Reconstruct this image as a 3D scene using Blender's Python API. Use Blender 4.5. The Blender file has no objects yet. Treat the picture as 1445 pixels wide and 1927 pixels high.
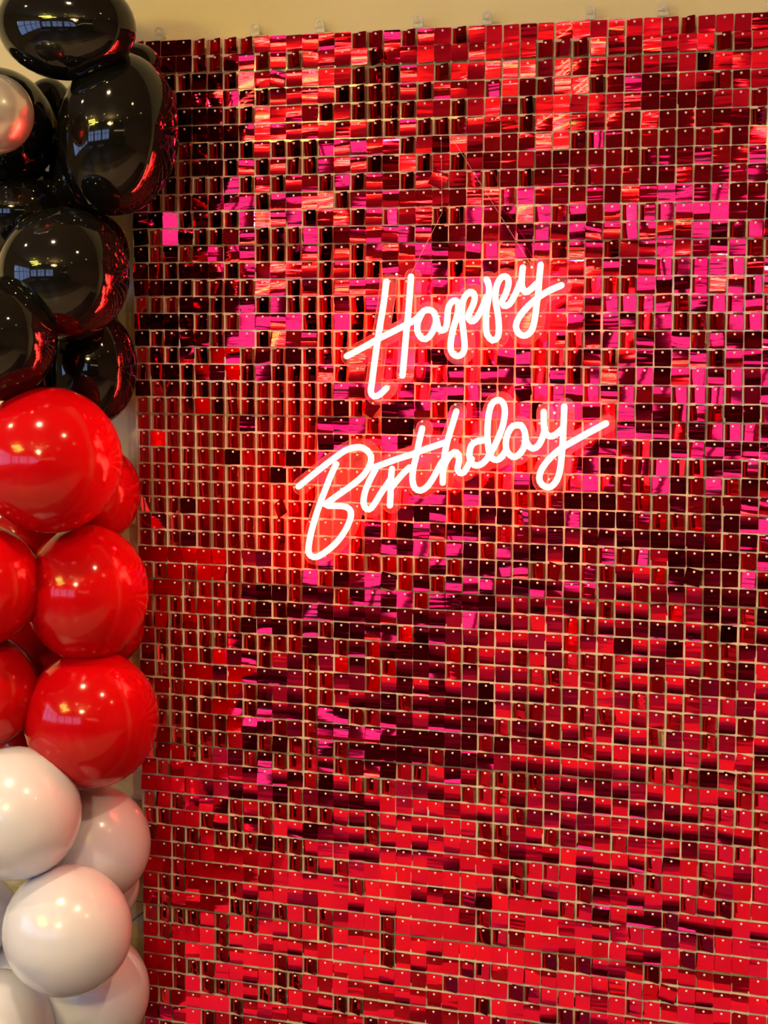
import bpy, bmesh, math, random
import numpy as np
from mathutils import Vector, Matrix

random.seed(7)
rng = np.random.default_rng(7)
scene = bpy.context.scene
COL = scene.collection

# ------------------------------------------------------------------ camera
CAM = Vector((1.40933, -2.78418, 1.45))
RIGHT = Vector((0.94730, 0.32026, 0.00736)).normalized()
UP = Vector((-0.03025, 0.06657, 0.99732)).normalized()
FWD = Vector((-0.31891, 0.94499, -0.07275)).normalized()
FPX, CX, CY = 3130.0, 722.5, 963.5
cam_data = bpy.data.cameras.new('camera')
cam_data.sensor_fit = 'HORIZONTAL'
cam_data.sensor_width = 36.0
cam_data.lens = FPX / 1445.0 * 36.0
cam_data.clip_start = 0.05
cam = bpy.data.objects.new('camera', cam_data)
cam.matrix_world = Matrix(((RIGHT.x, UP.x, -FWD.x, CAM.x),
                           (RIGHT.y, UP.y, -FWD.y, CAM.y),
                           (RIGHT.z, UP.z, -FWD.z, CAM.z),
                           (0, 0, 0, 1)))
COL.objects.link(cam)
scene.camera = cam

# ------------------------------------------------------------------ world and exposure
world = bpy.data.worlds.new('world')
scene.world = world
world.use_nodes = True
world.node_tree.nodes['Background'].inputs[0].default_value = (0.30, 0.40, 0.60, 1)
world.node_tree.nodes['Background'].inputs[1].default_value = 0.02
scene.view_settings.view_transform = 'Standard'
scene.view_settings.look = 'None'
scene.view_settings.gamma = 1.0
scene.view_settings.exposure = 0.35
scene.view_settings.use_curve_mapping = False
scene.cycles.max_bounces = 6
scene.cycles.diffuse_bounces = 3
scene.cycles.glossy_bounces = 4
scene.cycles.transmission_bounces = 3
scene.cycles.transparent_max_bounces = 10
scene.cycles.use_adaptive_sampling = True
scene.cycles.adaptive_threshold = 0.06
scene.cycles.sample_clamp_indirect = 40.0

WARM = (1.0, 0.70, 0.40)
POWER = dict(chandelier=25.0, downlight=14.0)
WINDOW_GLOW = ((0.36, 0.52, 1.0), 3.5)
NEON = ((1.0, 0.048, 0.031), 27.0)


def at(px, py, Y):
    """the point of the place seen at a pixel of the photograph, on the upright plane y = Y"""
    d = FWD * FPX + RIGHT * (px - CX) - UP * (py - CY)
    return CAM + d * ((Y - CAM.y) / d.y)


def depth_of(p):
    return (p - CAM).dot(FWD)


def pixel_of(p):
    v = p - CAM
    z = v.dot(FWD)
    return CX + FPX * v.dot(RIGHT) / z, CY - FPX * v.dot(UP) / z


# ------------------------------------------------------------------ materials
def new_mat(name):
    m = bpy.data.materials.new(name)
    m.use_nodes = True
    nt = m.node_tree
    return m, nt, nt.nodes['Principled BSDF']


def pmat(name, color, rough=0.5, metal=0.0, coat=0.0, spec=0.5, sss=0.0, emit=None, estr=0.0, noise=None, bump=None):
    m, nt, b = new_mat(name)
    b.inputs['Base Color'].default_value = (*color, 1)
    b.inputs['Roughness'].default_value = rough
    b.inputs['Metallic'].default_value = metal
    b.inputs['Coat Weight'].default_value = coat
    b.inputs['Coat Roughness'].default_value = 0.04
    b.inputs['Specular IOR Level'].default_value = spec
    if sss:
        b.inputs['Subsurface Weight'].default_value = sss
        b.inputs['Subsurface Radius'].default_value = (1, 0.8, 0.7)
        b.inputs['Subsurface Scale'].default_value = 0.02
    if emit:
        b.inputs['Emission Color'].default_value = (*emit, 1)
        b.inputs['Emission Strength'].default_value = estr
    if noise:
        sc, c2, lo, hi = noise
        g = nt.nodes.new('ShaderNodeNewGeometry')
        n = nt.nodes.new('ShaderNodeTexNoise')
        n.inputs['Scale'].default_value = sc
        n.inputs['Detail'].default_value = 6
        r = nt.nodes.new('ShaderNodeMapRange')
        r.inputs[1].default_value, r.inputs[2].default_value = lo, hi
        mx = nt.nodes.new('ShaderNodeMix')
        mx.data_type = 'RGBA'
        mx.inputs[6].default_value = (*color, 1)
        mx.inputs[7].default_value = (*c2, 1)
        nt.links.new(g.outputs['Position'], n.inputs['Vector'])
        nt.links.new(n.outputs['Fac'], r.inputs[0])
        nt.links.new(r.outputs[0], mx.inputs[0])
        nt.links.new(mx.outputs[2], b.inputs['Base Color'])
    if bump:
        sc, strength, dist = bump
        g = nt.nodes.new('ShaderNodeNewGeometry')
        n = nt.nodes.new('ShaderNodeTexNoise')
        n.inputs['Scale'].default_value = sc
        n.inputs['Detail'].default_value = 5
        bp = nt.nodes.new('ShaderNodeBump')
        bp.inputs['Strength'].default_value = strength
        bp.inputs['Distance'].default_value = dist
        nt.links.new(g.outputs['Position'], n.inputs['Vector'])
        nt.links.new(n.outputs['Fac'], bp.inputs['Height'])
        nt.links.new(bp.outputs[0], b.inputs['Normal'])
    return m


def mat_sequin():
    m, nt, b = new_mat('red mirror foil')
    b.inputs['Base Color'].default_value = (0.80, 0.0046, 0.037, 1)
    b.inputs['Metallic'].default_value = 1.0
    b.inputs['Roughness'].default_value = 0.045
    b.inputs['Coat Weight'].default_value = 0.13
    b.inputs['Coat Roughness'].default_value = 0.03
    g = nt.nodes.new('ShaderNodeNewGeometry')
    mp = nt.nodes.new('ShaderNodeMapping')
    mp.inputs['Scale'].default_value = (9, 9, 85)
    n = nt.nodes.new('ShaderNodeTexNoise')
    n.inputs['Scale'].default_value = 1.0
    n.inputs['Detail'].default_value = 1.5
    bp = nt.nodes.new('ShaderNodeBump')
    bp.inputs['Strength'].default_value = 0.35
    bp.inputs['Distance'].default_value = 0.0011
    nt.links.new(g.outputs['Position'], mp.inputs['Vector'])
    nt.links.new(mp.outputs[0], n.inputs['Vector'])
    nt.links.new(n.outputs['Fac'], bp.inputs['Height'])
    nt.links.new(bp.outputs[0], b.inputs['Normal'])
    return m


def mat_clear(name, haze, tint=(1, 1, 1), ior=1.49, refl=1.0, body=(0.9, 0.88, 0.86)):
    """thin clear plastic: lets light through, a faint surface haze, a glossy reflection"""
    m, nt, b = new_mat(name)
    nt.nodes.remove(b)
    out = nt.nodes['Material Output']
    tr = nt.nodes.new('ShaderNodeBsdfTransparent')
    tr.inputs[0].default_value = (*tint, 1)
    df = nt.nodes.new('ShaderNodeBsdfDiffuse')
    df.inputs[0].default_value = (*body, 1)
    tl = nt.nodes.new('ShaderNodeBsdfTranslucent')
    tl.inputs[0].default_value = (*body, 1)
    hz = nt.nodes.new('ShaderNodeMixShader')
    hz.inputs[0].default_value = 0.35
    nt.links.new(df.outputs[0], hz.inputs[1])
    nt.links.new(tl.outputs[0], hz.inputs[2])
    m1 = nt.nodes.new('ShaderNodeMixShader')
    m1.inputs[0].default_value = haze
    nt.links.new(tr.outputs[0], m1.inputs[1])
    nt.links.new(hz.outputs[0], m1.inputs[2])
    gl = nt.nodes.new('ShaderNodeBsdfGlossy')
    gl.inputs['Roughness'].default_value = 0.05
    fr = nt.nodes.new('ShaderNodeFresnel')
    fr.inputs[0].default_value = ior
    mu = nt.nodes.new('ShaderNodeMath')
    mu.operation = 'MULTIPLY'
    mu.inputs[1].default_value = refl
    nt.links.new(fr.outputs[0], mu.inputs[0])
    m2 = nt.nodes.new('ShaderNodeMixShader')
    nt.links.new(mu.outputs[0], m2.inputs[0])
    nt.links.new(m1.outputs[0], m2.inputs[1])
    nt.links.new(gl.outputs[0], m2.inputs[2])
    nt.links.new(m2.outputs[0], out.inputs[0])
    return m


M = {
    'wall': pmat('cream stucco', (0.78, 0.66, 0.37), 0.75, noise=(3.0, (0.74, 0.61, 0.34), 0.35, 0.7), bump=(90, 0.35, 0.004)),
    'dado': pmat('mottled stone tile', (0.40, 0.33, 0.18), 0.45, noise=(38, (0.56, 0.48, 0.30), 0.35, 0.68), bump=(60, 0.2, 0.003)),
    'dado2': pmat('smooth stone tile', (0.36, 0.30, 0.19), 0.40, noise=(22, (0.44, 0.37, 0.24), 0.4, 0.7)),
    'grout': pmat('dark grout', (0.10, 0.08, 0.05), 0.8),
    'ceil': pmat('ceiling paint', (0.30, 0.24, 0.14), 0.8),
    'floor': pmat('polished floor tile', (0.37, 0.31, 0.25), 0.35),
    'dimmed': pmat('brown border tile', (0.14, 0.10, 0.08), 0.30),  # in-between tone that fades the reflected floor from bright to dark
    'floor_dark': pmat('darkened far floor', (0.045, 0.030, 0.034), 0.40),  # dark colour stands in for the dimmer far floor
    'darkwall': pmat('dark brown wall', (0.018, 0.011, 0.010), 0.6),
    'darkwood': pmat('dark wood', (0.020, 0.012, 0.010), 0.4),
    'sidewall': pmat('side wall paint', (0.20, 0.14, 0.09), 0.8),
    'sequin': mat_sequin(),
    'grid': mat_clear('clear plastic grid', 0.80, body=(0.92, 0.80, 0.64), refl=0.5),
    'peg': pmat('milky plastic peg', (0.80, 0.72, 0.70), 0.25, spec=0.6),
    'tab': mat_clear('clear plastic tab', 0.50),
    'acrylic': mat_clear('clear acrylic', 0.04, refl=0.2, body=(1.0, 0.70, 0.65)),
    'acrylic_edge': mat_clear('acrylic cut edge', 0.22, refl=0.5, body=(1.0, 0.85, 0.8)),
    'neon': pmat('red neon silicone', (0.8, 0.3, 0.25), 0.4, emit=NEON[0], estr=NEON[1]),
    'cap': pmat('amber tube end', (0.9, 0.55, 0.20), 0.35, emit=(1.0, 0.45, 0.12), estr=2.2),
    'steel': pmat('small steel screw', (0.75, 0.72, 0.70), 0.25, 1.0),
    'thread': mat_clear('nylon thread', 0.5),
    'black': pmat('black latex', (0.0045, 0.0042, 0.0035), 0.06, coat=0.0, spec=0.5),
    'red': pmat('red latex', (0.44, 0.001, 0.003), 0.12, coat=0.0, spec=0.36),
    'white': pmat('cool-tinted white latex', (0.62, 0.64, 0.77), 0.22, coat=0.5, sss=0.25),  # bluish base colour carries the cool light on the white balloons
    'pearl': pmat('pearl silver latex', (0.72, 0.69, 0.64), 0.27, 0.75, coat=0.4),
    'bulb': pmat('warm lamp glass', (0.9, 0.8, 0.6), 0.4, emit=(1.0, 0.74, 0.16), estr=26.0),
    'spotdisc': pmat('downlight lens', (0.9, 0.85, 0.7), 0.4, emit=(1.0, 0.80, 0.20), estr=36.0),
    'strip': pmat('strip lamp diffuser', (0.9, 0.85, 0.7), 0.4, emit=(1.0, 0.82, 0.12), estr=95.0),
    'barlamp': pmat('bar lamp', (0.9, 0.8, 0.5), 0.4, emit=(1.0, 0.75, 0.40), estr=12.0),
    'brass': pmat('aged brass', (0.45, 0.30, 0.12), 0.35, 1.0),
    'pane': pmat('dusk window pane', (0.1, 0.15, 0.25), 0.1, emit=WINDOW_GLOW[0], estr=WINDOW_GLOW[1]),
    'cloth': pmat('pale tablecloth', (0.60, 0.55, 0.50), 0.8),
}


# ------------------------------------------------------------------ object helpers
def tag(o, label=None, cat=None, group=None, kind=None):
    if label:
        o['label'] = label
    if cat:
        o['category'] = cat
    if group:
        o['group'] = group
    if kind:
        o['kind'] = kind
    return o


def empty(name, loc=(0, 0, 0)):
    o = bpy.data.objects.new(name, None)
    o.empty_display_size = 0.05
    o.location = loc
    COL.objects.link(o)
    return o


def mesh_data(name, verts, faces, mats, smooth=False, fmat=None):
    me = bpy.data.meshes.new(name)
    me.from_pydata([tuple(v) for v in verts], [], faces)
    for m in (mats if isinstance(mats, (list, tuple)) else [mats]):
        me.materials.append(m)
    if smooth:
        me.polygons.foreach_set('use_smooth', [True] * len(me.polygons))
    if fmat is not None:
        me.polygons.foreach_set('material_index', fmat)
    me.update()
    return me


def link(name, me, parent=None, matrix=None):
    o = bpy.data.objects.new(name, me)
    COL.objects.link(o)
    if parent is not None:
        o.parent = parent
        o.matrix_parent_inverse = Matrix.Translation(-Vector(parent.location))
    if matrix is not None:
        o.matrix_basis = matrix
    return o


class MB:
    """collects boxes, tubes and lathes for one mesh"""
    def __init__(self):
        self.v, self.f = [], []

    def add(self, vs, fs):
        k = len(self.v)
        self.v += [tuple(v) for v in vs]
        self.f += [tuple(i + k for i in f) for f in fs]

    def box(self, x0, x1, y0, y1, z0, z1):
        self.add([(x0, y0, z0), (x1, y0, z0), (x1, y1, z0), (x0, y1, z0), (x0, y0, z1), (x1, y0, z1), (x1, y1, z1), (x0, y1, z1)],
                 [(0, 3, 2, 1), (4, 5, 6, 7), (0, 1, 5, 4), (1, 2, 6, 5), (2, 3, 7, 6), (3, 0, 4, 7)])

    def tube(self, pts, rad, n=8, squash=1.0, axis=Vector((0, 1, 0)), caps=True):
        """a tube along points; cross-section round, stretched by squash along axis"""
        pts = [Vector(p) for p in pts]
        rings = []
        m = len(pts)
        for i, p in enumerate(pts):
            t = (pts[min(i + 1, m - 1)] - pts[max(i - 1, 0)])
            t = t.normalized() if t.length > 1e-9 else Vector((1, 0, 0))
            s = t.cross(axis)
            s = s.normalized() if s.length > 1e-6 else t.orthogonal().normalized()
            u = s.cross(t).normalized()
            r = rad[i] if isinstance(rad, (list, tuple)) else rad
            rings.append([p + s * (r * math.cos(a)) + u * (r * squash * math.sin(a)) for a in [2 * math.pi * k / n for k in range(n)]])
        vs = [v for ring in rings for v in ring]
        fs = []
        for i in range(m - 1):
            for k in range(n):
                a, b = i * n + k, i * n + (k + 1) % n
                fs.append((a, b, b + n, a + n))
        if caps:
            fs.append(tuple(range(n - 1, -1, -1)))
            fs.append(tuple(range((m - 1) * n, m * n)))
        self.add(vs, fs)

    def lathe(self, prof, center, axis, n=16):
        """prof: (radius, height) pairs along axis from center"""
        axis = Vector(axis).normalized()
        s = axis.orthogonal().normalized()
        u = axis.cross(s)
        c = Vector(center)
        vs = []
        for r, h in prof:
            vs += [c + axis * h + s * (r * math.cos(2 * math.pi * k / n)) + u * (r * math.sin(2 * math.pi * k / n)) for k in range(n)]
        fs = []
        for i in range(len(prof) - 1):
            for k in range(n):
                a, b = i * n + k, i * n + (k + 1) % n
                fs.append((a, b, b + n, a + n))
        fs.append(tuple(range(n - 1, -1, -1)))
        fs.append(tuple(range((len(prof) - 1) * n, len(prof) * n)))
        self.add(vs, fs)

    def data(self, name, mat, smooth=False):
        return mesh_data(name, self.v, self.f, mat, smooth)

    def build(self, name, mat, parent=None, smooth=False):
        return link(name, self.data(name, mat, smooth), parent)


def box_obj(name, mat, parent, *a):
    b = MB()
    b.box(*a)
    return b.build(name, mat, parent)


def struct(name, mat, *a):
    return tag(box_obj(name, mat, None, *a), kind='structure')


# ------------------------------------------------------------------ the room (the photograph shows one wall; the rest is seen in the foil and the balloons)
X0, X1, YB, ZC = -3.4, 4.8, -6.4, 3.05
WALL_Y = 0.022
wall_front = struct('wall_front', M['wall'], X0, X1, WALL_Y, WALL_Y + 0.15, 0, ZC)
tag(wall_front, 'cream stucco wall behind the red sequin backdrop and balloons')
# stone tiles at the foot of the wall, two courses
t_hi, t_mid = at(262, 1505, WALL_Y).z, at(262, 1693, WALL_Y).z
tile_me, tile_me2 = None, None
for k in range(13):
    xa = X0 + 0.05 + k * 0.62
    if xa + 0.615 > X1:
        break
    if tile_me is None:
        b = MB(); b.box(0, 0.615, WALL_Y - 0.006, WALL_Y + 0.002, t_mid + 0.003, t_hi); tile_me = b.data('stone_tile', M['dado'])
        b = MB(); b.box(0, 0.615, WALL_Y - 0.005, WALL_Y + 0.002, 0.10, t_mid - 0.003); tile_me2 = b.data('stone_tile_low', M['dado2'])
    for me in (tile_me, tile_me2):
        link('stone_tile', me, wall_front, Matrix.Translation((xa, 0, 0)))
# a dark joint running obliquely across the low tile
g = MB()
pa, pb = at(246, 1735, WALL_Y - 0.0052), at(279, 1709, WALL_Y - 0.0052)
g.tube([pa, pb], 0.0012, 6)
g.build('oblique_joint', M['grout'], wall_front)
tag(box_obj('baseboard_front', M['darkwood'], None, X0, X1, WALL_Y - 0.008, WALL_Y + 0.002, 0, 0.1), kind='structure')

struct('floor', M['floor'], X0, X1, -2.05, WALL_Y + 0.15, -0.1, 0)
struct('floor_dimmed', M['dimmed'], X0, X1, -2.75, -2.05, -0.1, 0)  # band added to soften the bright-to-dark step mirrored in the foil
struct('floor_far', M['floor_dark'], X0, X1, YB, -2.75, -0.1, 0)  # floor coloured dark here so the middle foil rows mirror less light
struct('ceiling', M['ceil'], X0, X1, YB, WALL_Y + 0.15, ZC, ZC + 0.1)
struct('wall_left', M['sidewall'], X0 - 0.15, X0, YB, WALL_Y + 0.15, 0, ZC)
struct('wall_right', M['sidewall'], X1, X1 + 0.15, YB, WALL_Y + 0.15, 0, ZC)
struct('wall_back', M['darkwall'], X0, X1, YB - 0.15, YB, 0, ZC)


def window(n, along, c0, c1, z0, z1, nx):
    """a wide mullioned window in the far wall (along x) or in the left wall (along y)"""
    def bx(mb, a0, a1, d0, d1, h0, h1):
        if along == 'x':
            mb.box(a0, a1, YB + d0, YB + d1, h0, h1)
        else:
            mb.box(X0 + d0, X0 + d1, a0, a1, h0, h1)
    w = tag(empty('window_%d' % n, ((c0 + c1) / 2, YB, z0) if along == 'x' else (X0, (c0 + c1) / 2, z0)), kind='structure')
    cw = (c1 - c0) / nx
    for i in range(nx):
        b = MB(); bx(b, c0 + i * cw + 0.04, c0 + (i + 1) * cw - 0.04, 0.005, 0.02, z0 + 0.03, z1 - 0.03); b.build('pane', M['pane'], w)
    f = MB()
    for i in range(nx + 1):
        bx(f, c0 + i * cw - 0.045, c0 + i * cw + 0.045, 0, 0.06, z0, z1)
    for z in (z0, z0 + (z1 - z0) * 0.64, z1):
        bx(f, c0, c1, 0, 0.058, z - 0.03, z + 0.03)
    f.build('window_frame', M['darkwood'], w)


for n, (a, b_) in enumerate([(-3.3, -1.9), (-1.7, -0.3), (-0.1, 1.3)]):
    window(n + 1, 'x', a, b_, 1.0, 2.15, 2)
window(4, 'y', -5.9, -1.9, 0.9, 2.35, 4)


# lamps of the room
def light(name, kind, loc, energy, color, radius, parent, **kw):
    L = bpy.data.lights.new(name, kind)
    L.energy = energy
    L.color = color
    L.shadow_soft_size = radius
    for k, v in kw.items():
        setattr(L, k, v)
    o = bpy.data.objects.new(name, L)
    COL.objects.link(o)
    o.location = loc
    if parent is not None:
        o.parent = parent
        o.matrix_parent_inverse = Matrix.Translation(-Vector(parent.location))
    return o


def chandelier(x, y, z, label):
    r = tag(empty('chandelier', (x, y, ZC)), label, 'chandelier')
    b = MB()
    b.lathe([(0.06, 0), (0.06, -0.02), (0.012, -0.05), (0.012, z - ZC + 0.1), (0.04, z - ZC + 0.05), (0.05, z - ZC - 0.03), (0.01, z - ZC - 0.10)], (x, y, ZC), (0, 0, 1), 12)
    b.build('stem', M['brass'], r, True)
    for k in range(8):
        a = 2 * math.pi * k / 8
        cx, cy = x + 0.34 * math.cos(a), y + 0.34 * math.sin(a)
        b = MB()
        b.tube([(x, y, z - 0.02), (x + 0.18 * math.cos(a), y + 0.18 * math.sin(a), z - 0.10), (cx, cy, z - 0.04), (cx, cy, z + 0.01)], 0.010, 6)
        b.build('arm', M['brass'], r, True)
        b = MB()
        b.lathe([(0.02, 0.0), (0.05, 0.02), (0.065, 0.06), (0.05, 0.10), (0.02, 0.12)], (cx, cy, z + 0.01), (0, 0, 1), 12)
        b.build('glass_shade', M['bulb'], r, True)
    light('chandelier_light', 'POINT', (x, y, z + 0.05), POWER['chandelier'] * 8, WARM, 0.1, r)


chandelier(1.0, -4.4, 2.45, 'brass chandelier with eight warm glass shades on ceiling')


def downlight(x, y, label, group, power):
    r = tag(empty('downlight', (x, y, ZC)), label, 'downlight', group)
    b = MB()
    b.lathe([(0.075, -0.002), (0.075, -0.012), (0.055, -0.014), (0.055, -0.002)], (x, y, ZC), (0, 0, 1), 20)
    b.build('trim_ring', M['brass'], r)
    b = MB()
    b.lathe([(0.05, -0.015), (0.05, -0.019)], (x, y, ZC), (0, 0, 1), 20)
    b.build('lens', M['spotdisc'], r)
    light('downlight_beam', 'SPOT', (x, y, ZC - 0.03), power, WARM, 0.05, r, spot_size=math.radians(130), spot_blend=0.8)


for i, x in enumerate((-1.5, 0.1, 1.7, 3.3)):
    for j, y in enumerate((-1.35, -3.6, -5.6)):
        downlight(x, y, 'round ceiling downlight, row %s from sequin wall, number %s from left wall' % (('first', 'second', 'third')[j], ('one', 'two', 'three', 'four')[i]),
                  'ceiling downlights', POWER['downlight'] * 6 * (1.5, 0.35, 0.1)[j])

# long pendant lamps added to put warm streaks in the upper left foil
STRIPS = [(-1.6, -3.8, 'nearest the sequin wall'), (-1.65, -4.4, 'second from the sequin wall'),
          (-1.35, -5.05, 'nearest the middle of the room'), (-2.1, -5.7, 'before the far left window')]
for x, y, where in STRIPS:
    r = tag(empty('added_strip_light', (x, y, ZC)), 'added long warm hanging strip light ' + where, 'ceiling light', 'added strip lights')
    zt = ZC - 0.24
    box_obj('diffuser', M['strip'], r, x - 0.55, x + 0.55, y - 0.026, y + 0.026, zt - 0.02, zt)
    box_obj('rail', M['brass'], r, x - 0.55, x + 0.55, y - 0.012, y + 0.012, zt, zt + 0.02)
    for dx in (-0.4, 0.4):
        b = MB(); b.tube([(x + dx, y, zt + 0.02), (x + dx, y, ZC)], 0.005, 6); b.build('rod', M['brass'], r)

# a counter with a row of little lamps along the right of the far wall
ct = tag(empty('bar_counter', (3.4, YB + 0.5, 0)), 'dark wooden bar counter along the far wall', 'counter')
box_obj('body', M['darkwood'], ct, 2.2, 4.6, YB + 0.25, YB + 0.8, 0, 1.05)
box_obj('worktop', M['darkwood'], ct, 2.15, 4.65, YB + 0.2, YB + 0.9, 1.05, 1.10)
for k in range(9):
    x = 2.25 + k * 0.28
    p = tag(empty('pendant_lamp', (x, YB + 0.5, ZC)), 'small warm pendant lamp over the bar counter, %s from the left' % ('first', 'second', 'third', 'fourth', 'fifth', 'sixth', 'seventh', 'eighth', 'ninth')[k], 'lamp', 'pendant lamps over the bar')
    b = MB(); b.tube([(x, YB + 0.5, ZC), (x, YB + 0.5, 1.95)], 0.006, 6); b.build('cord', M['darkwood'], p)
    b = MB(); b.lathe([(0.02, 0.07), (0.05, 0.03), (0.05, -0.02), (0.02, -0.05)], (x, YB + 0.5, 1.90), (0, 0, 1), 10); b.build('shade', M['barlamp'], p, True)

# a dark mat added so foil tilted downwards mirrors something dark
added_mat = tag(box_obj('added_floor_mat', M['darkwood'], None, -0.6, 3.2, -0.72, -0.02, 0.0, 0.012), 'added black mat along the backdrop foot, darkening the low reflections', 'mat')

# dining tables between the far windows and the camera
for k, (x, y) in enumerate([(-2.2, -4.6), (-0.3, -4.9), (2.6, -4.7)]):
    t = tag(empty('dining_table', (x, y, 0)), ('dark round table nearest the left wall', 'dark round table under the far windows', 'dark round table before the bar counter')[k], 'table')
    b = MB(); b.lathe([(0.6, 0.72), (0.6, 0.75)], (x, y, 0), (0, 0, 1), 28); b.build('table_top', M['darkwood'], t)
    b = MB(); b.lathe([(0.28, 0.0), (0.26, 0.03), (0.05, 0.06), (0.05, 0.72)], (x, y, 0), (0, 0, 1), 16); b.build('pedestal', M['darkwood'], t)

# ------------------------------------------------------------------ the sequin backdrop
PITCH = 0.03
CO = np.array([[0.0257, -0.1236], [-0.0248, 0.0097], [0.1064, 0.0196], [-0.0582, -0.0168], [-0.1718, -0.0922],
               [0.0059, 0.4022], [-0.1139, 0.0275], [0.2119, -0.0013], [0.0466, 0.2178], [-0.0999, 0.2421]])


def lattice(c, r):
    """where the peg of column c, row r hangs: the flexible sheets sag and stretch a little"""
    u, v = (c - 19) / 20.0, (r - 20) / 30.0
    v2 = min(v, 0.98)
    bs = np.array([1, u, v2, u * u, u * v2, v2 * v2, u ** 3, u * u * v2, u * v2 * v2, v2 ** 3])
    d = bs @ CO
    x = (c + d[0]) * PITCH
    dy = r * 1.02 + d[1]
    if r == -9:
        dy -= 0.07
    return x, 1.45 - (dy - 10.362) * PITCH


C0, C1, R0, R1 = 0, 44, -10, 51
wallpos = lattice(19, 20)
backdrop = tag(empty('sequin_backdrop', (wallpos[0], 0.0, lattice(19, 51)[1])),
               'red mirrored square sequin shimmer wall hung on the cream wall', 'backdrop')

# --- sequin shapes: thin foil squares with clipped corners, each bent a little differently
SW, SH = 0.0298, 0.0282


def sequin_shape(bv, bh, tw, seed):
    rr = random.Random(seed)
    xs = [-0.5, -0.43, 0.43, 0.5]
    zs = [0.17, 0.11, -0.33, -0.77, -0.83]
    front = []
    for zi, z in enumerate(zs):
        for xi, x in enumerate(xs):
            zz, xx = z, x
            if zi in (0, 4) and xi in (0, 3):
                zz = z + (-0.022 if zi == 0 else 0.022)
                xx = x * 0.975
            X, Z = xx * SW, zz * SH
            zc = (zz + 0.33) * SH
            Y = bv * zc * zc / SH * 0.5 + bh * X * X / SW * 0.5 + tw * X * zc / SW
            front.append((X, Y, Z))
    nx, nz = 4, 5
    th = 0.00035
    verts = list(front) + [(x, y + th, z) for x, y, z in front]
    faces, n = [], nx * nz
    for i in range(nz - 1):
        for k in range(nx - 1):
            a = i * nx + k
            faces.append((a, a + nx, a + nx + 1, a + 1))
            faces.append((n + a, n + a + 1, n + a + nx + 1, n + a + nx))
    ring = [k for k in range(nx)] + [i * nx + nx - 1 for i in range(1, nz)] + [(nz - 1) * nx + k for k in range(nx - 2, -1, -1)] + [i * nx for i in range(nz - 2, 0, -1)]
    base = len(verts)
    for a in ring:
        verts.append(front[a])
    for a in ring:
        verts.append((front[a][0], front[a][1] + th, front[a][2]))
    L = len(ring)
    for k in range(L):
        faces.append((base + k, base + (k + 1) % L, base + L + (k + 1) % L, base + L + k))
    return verts, faces


SHAPES, BENDS = [], []
for k in range(24):
    bv = rng.normal(0, 0.24)
    bh = rng.normal(0, 0.03)
    tw = rng.normal(0, 0.02)
    SHAPES.append(sequin_shape(bv, bh, tw, k))
    BENDS.append(abs(bv))
SHAPES_FLAT = [sequin_shape(rng.normal(0, 0.03), rng.normal(0, 0.05), rng.normal(0, 0.015), 100 + k) for k in range(8)]
ALL_SHAPES = SHAPES + SHAPES_FLAT
FLATTER = sorted(range(len(SHAPES)), key=lambda i: BENDS[i])[:8]


def smooth_field(seed, sx, sy):
    q = np.random.default_rng(seed)
    gx, gy = int(60 / sx) + 3, int(80 / sy) + 3
    G = q.normal(0, 1, (gy, gx))

    def f(c, r):
        x, y = (c + 5) / sx, (r + 15) / sy
        i, k = int(y), int(x)
        fy, fx = y - i, x - k
        fy, fx = fy * fy * (3 - 2 * fy), fx * fx * (3 - 2 * fx)
        return (G[i, k] * (1 - fx) + G[i, k + 1] * fx) * (1 - fy) + (G[i + 1, k] * (1 - fx) + G[i + 1, k + 1] * fx) * fy
    return f


F1, F2, F3 = smooth_field(3, 6, 5), smooth_field(4, 9, 3), smooth_field(9, 4, 6)


def turned_share(c, r):
    """how many sequins of a neighbourhood hang turned towards the balloons"""
    if c < 12:
        p = 0.32 if r < -4 else 0.50 if r < 10 else 0.86 if r < 20 else 0.42 if r < 33 else 0.34
        if c < 4 and r >= 33:
            p = 0.35
    elif c < 22:
        p = 0.38 if r < 0 else 0.42 if r < 22 else 0.22
    else:
        p = 0.30 if r < 0 else 0.30 if r < 22 else 0.25
    return p + 0.14 * F3(c, r)


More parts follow.
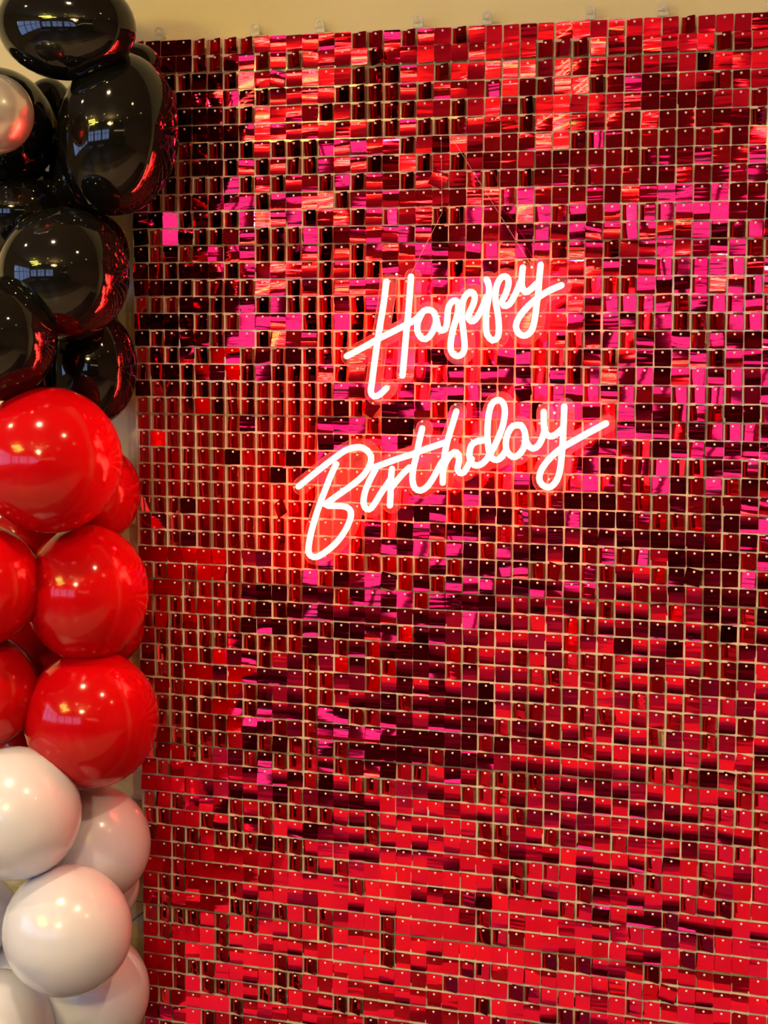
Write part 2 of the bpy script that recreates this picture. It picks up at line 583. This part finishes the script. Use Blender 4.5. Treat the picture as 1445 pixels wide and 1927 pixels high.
SPECIAL = {(19, -2): ('roll', 24), (3, 7): ('roll', -9), (9, 17): ('roll', -28), (26, 20): ('roll', 14), (32, 29): ('corner', 0),
           (15, 11): ('roll', 38), (22, -8): ('roll', 0)}
inst = []   # (shape index, matrix)
for r in range(R0, R1 + 1):
    for c in range(C0, C1 + 1):
        x, z = lattice(c, r)
        turned = random.random() < turned_share(c, r)
        if turned:
            yaw = math.radians(random.uniform(20, 33) if c < 24 else random.uniform(16, 36))
            pitch = math.radians(random.gauss(0.5, 2.0))
            sh = len(SHAPES) + random.randrange(len(SHAPES_FLAT))
            if random.random() < 0.08:
                yaw *= -0.6
        else:
            yaw = math.radians(random.gauss(0, 2.5) if c < 22 else random.gauss(3, 2.5) if r < 0 else random.gauss(2.5, 5))
            calm = 0.45 if (c > 21 and r < 0) else 1.0
            pitch = math.radians(calm * (2.6 * F1(c, r) + 1.8 * F2(c, r) + random.gauss(0, 3.0)))
            sh = random.choice(FLATTER) if calm < 1 else random.randrange(len(SHAPES))
        roll = math.radians(random.gauss(0, 1.2))
        if random.random() < 0.012:
            roll = math.radians(random.choice((-1, 1)) * random.uniform(5, 14))
        y = -0.0030 + random.gauss(0, 0.0006)
        sp = SPECIAL.get((c, r))
        if sp and sp[0] == 'roll':
            roll = math.radians(sp[1]); y -= 0.002
        elif sp:
            x -= 0.006; z += 0.003; y -= 0.002; yaw = math.radians(38); roll = math.radians(-4)
        # yaw about the upright axis through the peg turns the face towards the balloons (-x)
        mat = Matrix.Translation((x, y, z)) @ Matrix.Rotation(-yaw, 4, 'Z') @ Matrix.Rotation(pitch, 4, 'X') @ Matrix.Rotation(roll, 4, 'Y')
        # the sheets on the right are stretched, so their sequins hang further apart
        if c > 20 and r < 36 and random.random() < 0.75:
            mat = mat @ Matrix.Diagonal((random.uniform(0.87, 0.94), 1, 1, 1))
        inst.append((sh, mat, c, r))

# --- the neon strokes are needed here only to know which sequins they hide
HAPPY_BOX = (640, 480, 1075, 765)
BIRTH_BOX = (545, 735, 1160, 1065)


def shown_area(sh, mat):
    vs = ALL_SHAPES[sh][0]
    q = [pixel_of(mat @ Vector(vs[i])) for i in (0, 3, 19, 16)]
    if min(p[0] for p in q) < 0 or max(p[0] for p in q) > 1445 or min(p[1] for p in q) < 0 or max(p[1] for p in q) > 1927:
        return 0
    mx, my = q[0]
    for b in (HAPPY_BOX, BIRTH_BOX):
        if b[0] < mx < b[2] and b[1] < my < b[3]:
            return 0
    s = 0
    for (xa, ya), (xb, yb) in zip(q, q[1:] + q[:1]):
        s += xa * yb - xb * ya
    return abs(s) / 2


order = sorted(range(len(inst)), key=lambda i: -shown_area(inst[i][0], inst[i][1]))
single = set(order[:300])
seq_me = [mesh_data('sequin', v, f, M['sequin'], True) for v, f in ALL_SHAPES]
sv, sf, nv = [], [], 0
for i, (sh, mat, c, r) in enumerate(inst):
    if i in single:
        link('sequin', seq_me[sh], backdrop, mat)
    else:
        A = np.array(ALL_SHAPES[sh][0])
        R3 = np.array(mat.to_3x3())
        sv.append(A @ R3.T + np.array(mat.translation))
        sf += [tuple(a + nv for a in f) for f in ALL_SHAPES[sh][1]]
        nv += len(A)
me = mesh_data('sequins_rest', np.concatenate(sv).tolist(), sf, M['sequin'], True)
tag(link('sequins_rest', me, backdrop), 'the other red mirrored sequins of the wall', kind='stuff')

# --- pegs: one little milky head for each sequin
pb = MB()
prof = []
for i, (sh, mat, c, r) in enumerate(inst):
    x, z = lattice(c, r)
    y0 = mat.translation.y
    ring = [(x + 0.0021 * math.cos(a), y0 - 0.0008, z + 0.0021 * math.sin(a)) for a in [k * math.pi / 4 for k in range(8)]]
    ring2 = [(x + 0.0013 * math.cos(a), y0 - 0.0024, z + 0.0013 * math.sin(a)) for a in [k * math.pi / 4 for k in range(8)]]
    pb.add(ring + ring2, [tuple((k, (k + 1) % 8, 8 + (k + 1) % 8, 8 + k)) for k in range(8)] + [tuple(range(8, 16))])
tag(pb.build('pegs', M['peg'], backdrop, True), 'tiny milky plastic peg heads holding the sequins', kind='stuff')

# --- clear grid sheets of ten by ten behind the sequins
PCOLS = [(0, 4), (5, 14), (15, 24), (25, 34), (35, 44)]
PROWS = [(-10, -9), (-8, 1), (2, 11), (12, 21), (22, 31), (32, 41), (42, 51)]


def cell_corner(c, r):
    """the crossing of grid bars up and left of peg (c, r)"""
    x, z = lattice(c - 0.5, r - 0.5 + 0.33)
    return x, z


for ri, (ra, rb) in enumerate(PROWS):
    for ci, (ca, cb) in enumerate(PCOLS):
        b = MB()
        gy0, gy1 = -0.0012, 0.0020
        for r in range(ra, rb + 2):
            pts = [cell_corner(c, r) for c in range(ca, cb + 2)]
            hw = 0.0021
            vs, fs = [], []
            for x, z in pts:
                vs += [(x, gy0, z - hw), (x, gy0, z + hw), (x, gy1, z + hw), (x, gy1, z - hw)]
            for k in range(len(pts) - 1):
                for e in range(4):
                    fs.append((4 * k + e, 4 * k + (e + 1) % 4, 4 * k + 4 + (e + 1) % 4, 4 * k + 4 + e))
            b.add(vs, fs)
        for c in range(ca, cb + 2):
            pts = [cell_corner(c, r) for r in range(ra, rb + 2)]
            hw = 0.0017
            vs, fs = [], []
            for x, z in pts:
                vs += [(x - hw, gy0 + 0.0003, z), (x + hw, gy0 + 0.0003, z), (x + hw, gy1, z), (x - hw, gy1, z)]
            for k in range(len(pts) - 1):
                for e in range(4):
                    fs.append((4 * k + e, 4 * k + (e + 1) % 4, 4 * k + 4 + (e + 1) % 4, 4 * k + 4 + e))
            b.add(vs, fs)
        panel = b.build('grid_panel', M['grid'], backdrop)
        if ri == 0:
            for cc in (ca + (cb - ca) / 2 - 2.0, ca + (cb - ca) / 2 + 2.05) if cb - ca > 5 else (1.3,):
                x, z = cell_corner(cc + 0.5, -10)
                t = MB()
                # an upright tab with an eye near its round end
                n = 14
                out, inn = [], []
                w, h = 0.0085, 0.017
                zc = z + h
                for k in range(n):
                    a = 2 * math.pi * k / n
                    out.append((x + w * math.cos(a), zc + w * math.sin(a)))
                    inn.append((x + 0.0042 * math.cos(a), zc + 0.0042 * math.sin(a)))
                vs = [(p[0], gy0, p[1]) for p in out] + [(p[0], gy0, p[1]) for p in inn] + [(p[0], gy1, p[1]) for p in out] + [(p[0], gy1, p[1]) for p in inn]
                fs = []
                for k in range(n):
                    q = (k + 1) % n
                    fs += [(k, q, n + q, n + k), (2 * n + k, 3 * n + k, 3 * n + q, 2 * n + q), (k, 2 * n + k, 2 * n + q, q), (n + k, n + q, 3 * n + q, 3 * n + k)]
                t.add(vs, fs)
                t.box(x - w, x + w, gy0, gy1, z - 0.001, zc - 0.0055)
                tb = t.build('hanging_tab', M['tab'], panel)
                tb.matrix_parent_inverse = Matrix()

# ------------------------------------------------------------------ neon signs
PLATE_Y, PLATE_T, TUBE_Y, TUBE_R = -0.034, 0.004, -0.0455, 0.0054


def z1(pts): return [(760 + x / 8.756, 480 + y / 8.756) for x, y in pts]
def z2(pts): return [(880 + x / 7.225, 480 + y / 7.225) for x, y in pts]
def z3(pts): return [(630 + x / 6.882, 490 + y / 6.882) for x, y in pts]
def z4(pts): return [(540 + x / 7.135, 800 + y / 7.135) for x, y in pts]
def z5(pts): return [(680 + x / 7.225, 740 + y / 7.225) for x, y in pts]
def z6(pts): return [(860 + x / 7.225, 720 + y / 7.225) for x, y in pts]
def z7(pts): return [(980 + x / 7.225, 740 + y / 7.225) for x, y in pts]


HAPPY = [
    z3([(668, 275), (632, 560), (592, 800), (552, 1050), (510, 1350), (478, 1600), (466, 1700), (505, 1762), (585, 1735), (668, 1655)]),
    z3([(988, 212), (960, 600), (930, 900), (900, 1250), (878, 1490)]),
    z3([(160, 1240), (400, 1112), (560, 1020), (780, 910), (950, 820), (1050, 765)]) + z1([(330, 925), (420, 903), (500, 950), (533, 1060), (515, 1170), (450, 1310), (360, 1385), (275, 1350), (225, 1240), (235, 1100), (300, 960)]),
    z1([(500, 950), (540, 1080), (565, 1190), (620, 1245), (680, 1210), (710, 1120), (718, 990), (735, 860), (785, 775), (850, 750), (895, 800), (890, 930), (860, 1060), (815, 1200), (780, 1370), (768, 1520), (800, 1620), (885, 1665), (970, 1620), (1000, 1510), (985, 1300), (960, 1100), (950, 950), (962, 800), (1010, 680), (1082, 608), (1148, 632), (1168, 720), (1130, 840), (1080, 950), (1058, 1030), (1110, 1090), (1180, 1060), (1250, 950), (1310, 820), (1355, 690)]),
    z2([(258, 335), (292, 430), (282, 600), (256, 750), (250, 950), (265, 1080), (340, 1162), (412, 1110), (425, 980), (410, 800), (382, 640), (378, 520), (402, 400), (450, 315), (505, 290), (552, 325), (552, 420), (512, 540), (472, 620), (490, 690), (565, 670), (628, 570), (685, 450), (735, 330)]),
    z2([(752, 172), (738, 300), (740, 430), (790, 505), (860, 465), (945, 385)]),
    z2([(992, 135), (975, 300), (960, 500), (940, 650), (915, 850), (880, 1000), (830, 1070), (760, 1095), (690, 1060), (655, 970), (690, 860), (770, 750), (870, 650), (960, 575), (1060, 510), (1170, 455), (1272, 412)]),
]
BIRTHDAY = [
    z4([(155, 825), (300, 705), (450, 585), (620, 455), (780, 342), (920, 298), (1030, 310), (1110, 380), (1130, 470), (1090, 580), (1010, 690), (880, 800), (740, 900), (600, 1000), (510, 1075), (620, 1085), (760, 1090), (840, 1130), (860, 1210), (820, 1340), (740, 1480), (640, 1600), (520, 1700), (400, 1770), (320, 1755), (288, 1690), (300, 1560), (340, 1380), (400, 1180), (470, 980), (540, 800), (600, 650), (660, 525)]),
    z5([(180, 1005), (300, 962), (500, 890), (700, 828), (850, 768), (1000, 718), (1140, 670)]),
    z4([(1190, 595), (1110, 750), (1050, 900), (1030, 1030), (1055, 1110), (1105, 1132), (1165, 1075), (1260, 920), (1340, 805), (1400, 715)]),
    z5([(415, 1030), (400, 1200), (395, 1400), (388, 1525)]),
    z5([(395, 1300), (480, 1195), (570, 1088), (655, 1010)]),
    z5([(830, 480), (790, 650), (750, 850), (710, 1020), (698, 1180), (730, 1290), (810, 1322), (900, 1265), (980, 1150), (1045, 1030), (1100, 930)]),
    z5([(1290, 250), (1230, 450), (1170, 650), (1130, 850), (1112, 1050), (1105, 1215)]),
    z5([(1120, 1000), (1190, 870), (1265, 800), (1320, 830), (1328, 930), (1308, 1020), (1335, 1082), (1395, 1075)]) + z6([(160, 1110), (200, 1040)]),
    z6([(365, 785), (270, 800), (200, 850), (172, 950), (180, 1050), (230, 1118), (310, 1120), (390, 1060), (470, 940), (550, 780), (620, 600), (652, 420), (640, 300), (582, 240), (500, 262), (452, 350), (425, 500), (415, 700), (425, 850), (442, 960), (482, 1030), (540, 1050), (600, 1020), (660, 930)]),
    z6([(860, 580), (760, 590), (690, 690), (662, 820), (682, 940), (755, 1008), (830, 990), (900, 900), (930, 780), (920, 670), (880, 592), (820, 575)]),
    z6([(925, 740), (960, 840), (1030, 898), (1110, 850), (1165, 740), (1195, 620)]),
    z6([(1180, 400), (1182, 560), (1200, 680), (1270, 730), (1350, 700), (1430, 630)]),
    z7([(590, 182), (582, 400), (570, 650), (555, 850), (535, 1030), (490, 1180), (410, 1270), (330, 1270), (258, 1200), (260, 1090), (330, 960), (450, 830), (570, 735), (700, 660), (900, 548), (1060, 462), (1155, 412)]),
]


def spline(P, step=0.006):
    """Catmull-Rom through the points, evenly stepped"""
    P = [Vector(p) for p in P]
    Q = [P[0] * 2 - P[1]] + P + [P[-1] * 2 - P[-2]]
    out = []
    for i in range(1, len(Q) - 2):
        n = max(2, int((Q[i + 1] - Q[i]).length / step))
        for k in range(n):
            t = k / n
            a, b, c, d = Q[i - 1], Q[i], Q[i + 1], Q[i + 2]
            out.append(0.5 * ((2 * b) + (c - a) * t + (2 * a - 5 * b + 4 * c - d) * t * t + (3 * b - a - 3 * c + d) * t ** 3))
    out.append(P[-1])
    return out


def outline(paths, off, res=0.0016):
    """the outer contour at a distance off from the strokes (x-z plane), by marching squares"""
    segs = []
    for p in paths:
        for a, b in zip(p, p[1:]):
            segs.append((a.x, a.z, b.x, b.z))
    S = np.array(segs)
    x0, x1 = min(S[:, 0].min(), S[:, 2].min()) - off * 1.6, max(S[:, 0].max(), S[:, 2].max()) + off * 1.6
    z0, z1_ = min(S[:, 1].min(), S[:, 3].min()) - off * 1.6, max(S[:, 1].max(), S[:, 3].max()) + off * 1.6
    xs, zs = np.arange(x0, x1, res), np.arange(z0, z1_, res)
    GX, GZ = np.meshgrid(xs, zs)
    D = np.full(GX.shape, 9.0)
    for ax, az, bx, bz in S:
        dx, dz = bx - ax, bz - az
        L2 = dx * dx + dz * dz + 1e-12
        t = np.clip(((GX - ax) * dx + (GZ - az) * dz) / L2, 0, 1)
        D = np.minimum(D, np.hypot(GX - ax - t * dx, GZ - az - t * dz))
    F = D - off
    nz, nx = F.shape
    nxt = {}
    def pt(kind, i, k):
        if kind == 0:   # edge along x from (i,k) to (i,k+1)
            a, b = F[i, k], F[i, k + 1]
            return xs[k] + res * a / (a - b), zs[i]
        a, b = F[i, k], F[i + 1, k]
        return xs[k], zs[i] + res * a / (a - b)
    T = {1: [(3, 0)], 2: [(0, 1)], 3: [(3, 1)], 4: [(1, 2)], 5: [(3, 2), (1, 0)], 6: [(0, 2)], 7: [(3, 2)], 8: [(2, 3)], 9: [(2, 0)], 10: [(2, 1), (0, 3)], 11: [(2, 1)], 12: [(1, 3)], 13: [(1, 0)], 14: [(0, 3)]}
    I = F < 0
    code = I[:-1, :-1] * 1 + I[:-1, 1:] * 2 + I[1:, 1:] * 4 + I[1:, :-1] * 8
    for i, k in zip(*np.nonzero((code > 0) & (code < 15))):
        E4 = [(0, i, k), (1, i, k + 1), (0, i + 1, k), (1, i, k)]
        for a, b in T[int(code[i, k])]:
            nxt[E4[a]] = E4[b]
    loops = []
    left = set(nxt)
    while left:
        s = next(iter(left))
        loop, e = [], s
        while e in left:
            left.discard(e)
            loop.append(pt(*e))
            e = nxt[e]
        loops.append(loop)
    def area(L):
        return sum(a[0] * b[1] - b[0] * a[1] for a, b in zip(L, L[1:] + L[:1])) / 2
    L = max(loops, key=lambda q: abs(area(q)))
    if area(L) < 0:
        L = L[::-1]
    return L[::2]


def neon_sign(name, strokes, label, screws, plate_off):
    pts3 = [[at(x, y, TUBE_Y) for x, y in s] for s in strokes]
    paths = [spline(p) for p in pts3]
    allp = [q for p in paths for q in p]
    base = Vector((sum(q.x for q in allp) / len(allp), PLATE_Y, min(q.z for q in allp)))
    root = tag(empty(name, base), label, 'neon sign')
    # tubes
    for i, p in enumerate(paths):
        n = len(p)
        rad = [TUBE_R] * n
        b = MB()
        # rounded ends
        d0, d1 = (p[0] - p[1]).normalized(), (p[-1] - p[-2]).normalized()
        ext0 = [p[0] + d0 * TUBE_R * math.sin(a) for a in (1.35, 1.0, 0.5)]
        ext1 = [p[-1] + d1 * TUBE_R * math.sin(a) for a in (0.5, 1.0, 1.35)]
        rr = [TUBE_R * math.cos(a) for a in (1.35, 1.0, 0.5)]
        # successive strokes cross at slightly different depths, as bent tubing does
        off = Vector((0, -0.0007 * (i % 3), 0))
        b.tube([q + off for q in ext0 + p + ext1], rr + rad + rr[::-1], 10, 1.25)
        b.build('neon_tube', M['neon'], root, True)
    # contour-cut clear plate behind the tubes
    L = outline(paths, plate_off)
    n = len(L)
    from mathutils.geometry import tessellate_polygon
    tris = tessellate_polygon([[Vector((x, z, 0)) for x, z in L]])
    vs = [(x, PLATE_Y - PLATE_T / 2, z) for x, z in L] + [(x, PLATE_Y + PLATE_T / 2, z) for x, z in L]
    fs, fm = [], []
    for t in tris:
        fs += [tuple(t), tuple(n + i for i in reversed(t))]
        fm += [0, 0]
    m0 = len(vs)
    vs += vs[:]   # the cut edge has vertices of its own
    for k in range(n):
        q = (k + 1) % n
        fs.append((m0 + k, m0 + n + k, m0 + n + q, m0 + q))
        fm.append(1)
    me = mesh_data('clear_plate', vs, fs, [M['acrylic'], M['acrylic_edge']], False, fm)
    link('clear_plate', me, root)
    for x, y in screws:
        c = at(x, y, PLATE_Y - PLATE_T / 2)
        b = MB()
        b.lathe([(0.0014, 0.034), (0.0014, 0.003), (0.0028, 0.003), (0.0030, 0.0), (0.0022, -0.0016)], (c.x, c.y, c.z), (0, 1, 0), 10)
        b.build('standoff_screw', M['steel'], root)
    return root


happy = neon_sign('neon_sign', HAPPY, 'glowing red-white neon sign reading Happy on clear acrylic, the upper one', [(1001, 503), (746.5, 516)], 0.0150)
birth = neon_sign('neon_sign', BIRTHDAY, 'glowing red-white neon sign reading Birthday on clear acrylic, the lower one', [(1043.4, 777), (1033, 902)], 0.0150)
# nylon threads that hold the upper sign
for pl in ([(830, 255), (832, 400), (775, 512)], [(852, 262), (910, 355), (1000, 500)]):
    b = MB()
    b.tube([at(pl[0][0], pl[0][1], -0.006), at(pl[1][0], pl[1][1], -0.016), at(pl[2][0], pl[2][1], PLATE_Y - 0.003)], 0.00045, 6)
    b.build('hanging_thread', M['thread'], happy)

# ------------------------------------------------------------------ balloons
def balloon_mesh(name, mat, knot_dir, seg=40, rings=24):
    """unit balloon drawn out towards its knot"""
    d = Vector(knot_dir).normalized()
    s = d.orthogonal().normalized()
    u = d.cross(s)
    vs, fs = [], []
    for i in range(rings + 1):
        th = math.pi * i / rings
        h, rr = math.cos(th), math.sin(th)
        if h > 0:
            h2 = h + 0.16 * h ** 3
            rr2 = rr * (1 - 0.10 * h * h)
        else:
            h2, rr2 = h, rr
        for k in range(seg):
            a = 2 * math.pi * k / seg
            vs.append(d * h2 + s * (rr2 * math.cos(a)) + u * (rr2 * math.sin(a)))
    for i in range(rings):
        for k in range(seg):
            a, b = i * seg + k, i * seg + (k + 1) % seg
            fs.append((a, a + seg, b + seg, b))
    return mesh_data(name, vs, fs, mat, True)


CORE = (70, -0.10)   # the string of the garland: pixel column, depth


def balloon(px, py, rx, ry, Y, mat, label, group=None, tilt=0.0):
    c = at(px, py, Y)
    k = depth_of(c) / FPX
    ax, az = rx * k, ry * k
    ay = 0.5 * (ax + az) if min(rx, ry) / max(rx, ry) > 0.8 else min(ax, az)
    core = at(CORE[0], py, CORE[1])
    dv = core - c
    if dv.length < 0.02:
        dv = Vector((0, 1, 0))
    dv = (dv.normalized() + Vector((0, 0.55, 0))).normalized()
    root = tag(empty('balloon', c), label, 'balloon', group)
    R = Matrix.Rotation(tilt, 4, 'Y')
    S = Matrix.Diagonal((ax, ay, az, 1))
    o = bpy.data.objects.new('body', balloon_mesh('balloon_body', mat, dv))
    COL.objects.link(o)
    o.parent = root
    o.matrix_basis = R @ S
    # knot and rolled lip
    q = R @ (S @ (dv * 1.155))
    w = min(ax, az)
    b = MB()
    b.lathe([(0.060 * w, -0.02 * w), (0.050 * w, 0.05 * w), (0.085 * w, 0.09 * w), (0.06 * w, 0.13 * w), (0.10 * w, 0.20 * w), (0.12 * w, 0.215 * w), (0.05 * w, 0.19 * w)], q, R @ dv, 12)
    kn = bpy.data.objects.new('knot', b.data('balloon_knot', mat, True))
    COL.objects.link(kn)
    kn.parent = root
    return root


B, Rd, W = M['black'], M['red'], M['white']
GB, GR, GW = 'black balloons of the garland', 'red balloons of the garland', 'white balloons of the garland'
# black
balloon(125, 50, 138, 99, -0.21, B, 'large black balloon at the top, cut by the upper edge', GB, 0.12)
balloon(222, 253, 115, 152, -0.14, B, 'tall glossy black balloon overlapping the top left of the sequins', GB, 0.12)
balloon(-6, 245, 112, 116, -0.17, B, 'black balloon at the left edge behind the pearl balloon', GB)
balloon(92, 222, 52, 74, -0.055, B, 'dark balloon wedged behind the tall black balloon, beside the pearl one', GB)
balloon(256, 126, 48, 44, -0.055, B, 'black balloon mostly hidden where the backdrop corner meets the garland', GB)
balloon(30, 402, 112, 96, -0.12, B, 'black balloon in the shade between the pearl one and the round one', GB)
balloon(120, 517, 123, 126, -0.23, B, 'round black balloon below the tall one, showing a red neon streak', GB)
balloon(180, 480, 63, 79, -0.08, B, 'black balloon peeping out as a sliver behind the round black one', GB)
balloon(-12, 638, 120, 118, -0.32, B, 'black balloon at the left edge just above the red balloons', GB)
balloon(176, 692, 82, 109, -0.095, B, 'lowest black balloon, against the wall beside the sequin edge', GB)
balloon(66, 690, 70, 84, -0.10, B, 'black balloon deep in the shade above the topmost red one', GB)
balloon(165, 330, 72, 74, -0.075, B, 'added unseen black balloon behind the tall black one, against the wall', GB)  # added out of sight so the turned sequins mirror black
balloon(150, 604, 72, 66, -0.075, B, 'added unseen black balloon behind the round black one, against the wall', GB)  # another unseen one, put here to blacken the reflections beside it
balloon(-10, 215, 74, 74, -0.345, M['pearl'], 'small pearl silver balloon at the left edge', None)
# red
balloon(92, 866, 138, 138, -0.28, Rd, 'topmost big red balloon under the black ones', GR)
balloon(184, 928, 79, 92, -0.08, Rd, 'red balloon peeping out behind the topmost red one', GR)
balloon(-38, 1100, 118, 117, -0.31, Rd, 'upper of two red balloons cut by the left edge', GR)
balloon(163, 1116, 115, 130, -0.19, Rd, 'middle red balloon touching the sequin edge', GR)
balloon(208, 1180, 62, 72, -0.055, Rd, 'dark red balloon hidden behind the middle red one', GR)
balloon(38, 1010, 82, 84, -0.09, Rd, 'red balloon deep in the shade under the topmost red one', GR)
balloon(-38, 1300, 113, 112, -0.27, Rd, 'lower of two red balloons cut by the left edge', GR)
balloon(172, 1352, 126, 131, -0.19, Rd, 'lowest big red balloon, just above the white ones', GR)
balloon(48, 1232, 80, 90, -0.08, Rd, 'red balloon deep in the shade between the four larger red ones', GR)
balloon(60, 1412, 74, 66, -0.09, Rd, 'red balloon deep in the shade touching the topmost white one', GR)
# white
balloon(29, 1530, 124, 125, -0.30, W, 'topmost white balloon, below the red ones at the left', GW)
balloon(175, 1588, 108, 111, -0.12, W, 'cream-lit white balloon tucked behind, right under the red ones', GW)
balloon(210, 1662, 52, 70, -0.05, W, 'white balloon almost hidden between the others and the wall', GW)
balloon(127, 1751, 121, 123, -0.28, W, 'whole round white balloon in front at the lower left', GW)
balloon(165, 1866, 116, 116, -0.12, W, 'white balloon at the bottom beside the sequin edge', GW)
balloon(-4, 1934, 109, 108, -0.27, W, 'white balloon in the bottom left corner of the picture', GW)
balloon(-62, 1722, 84, 92, -0.17, W, 'white balloon showing a thin slice at the left edge', GW)
balloon(30, 1830, 66, 66, -0.09, W, 'white balloon deep in the shade behind the whole round white one', GW)
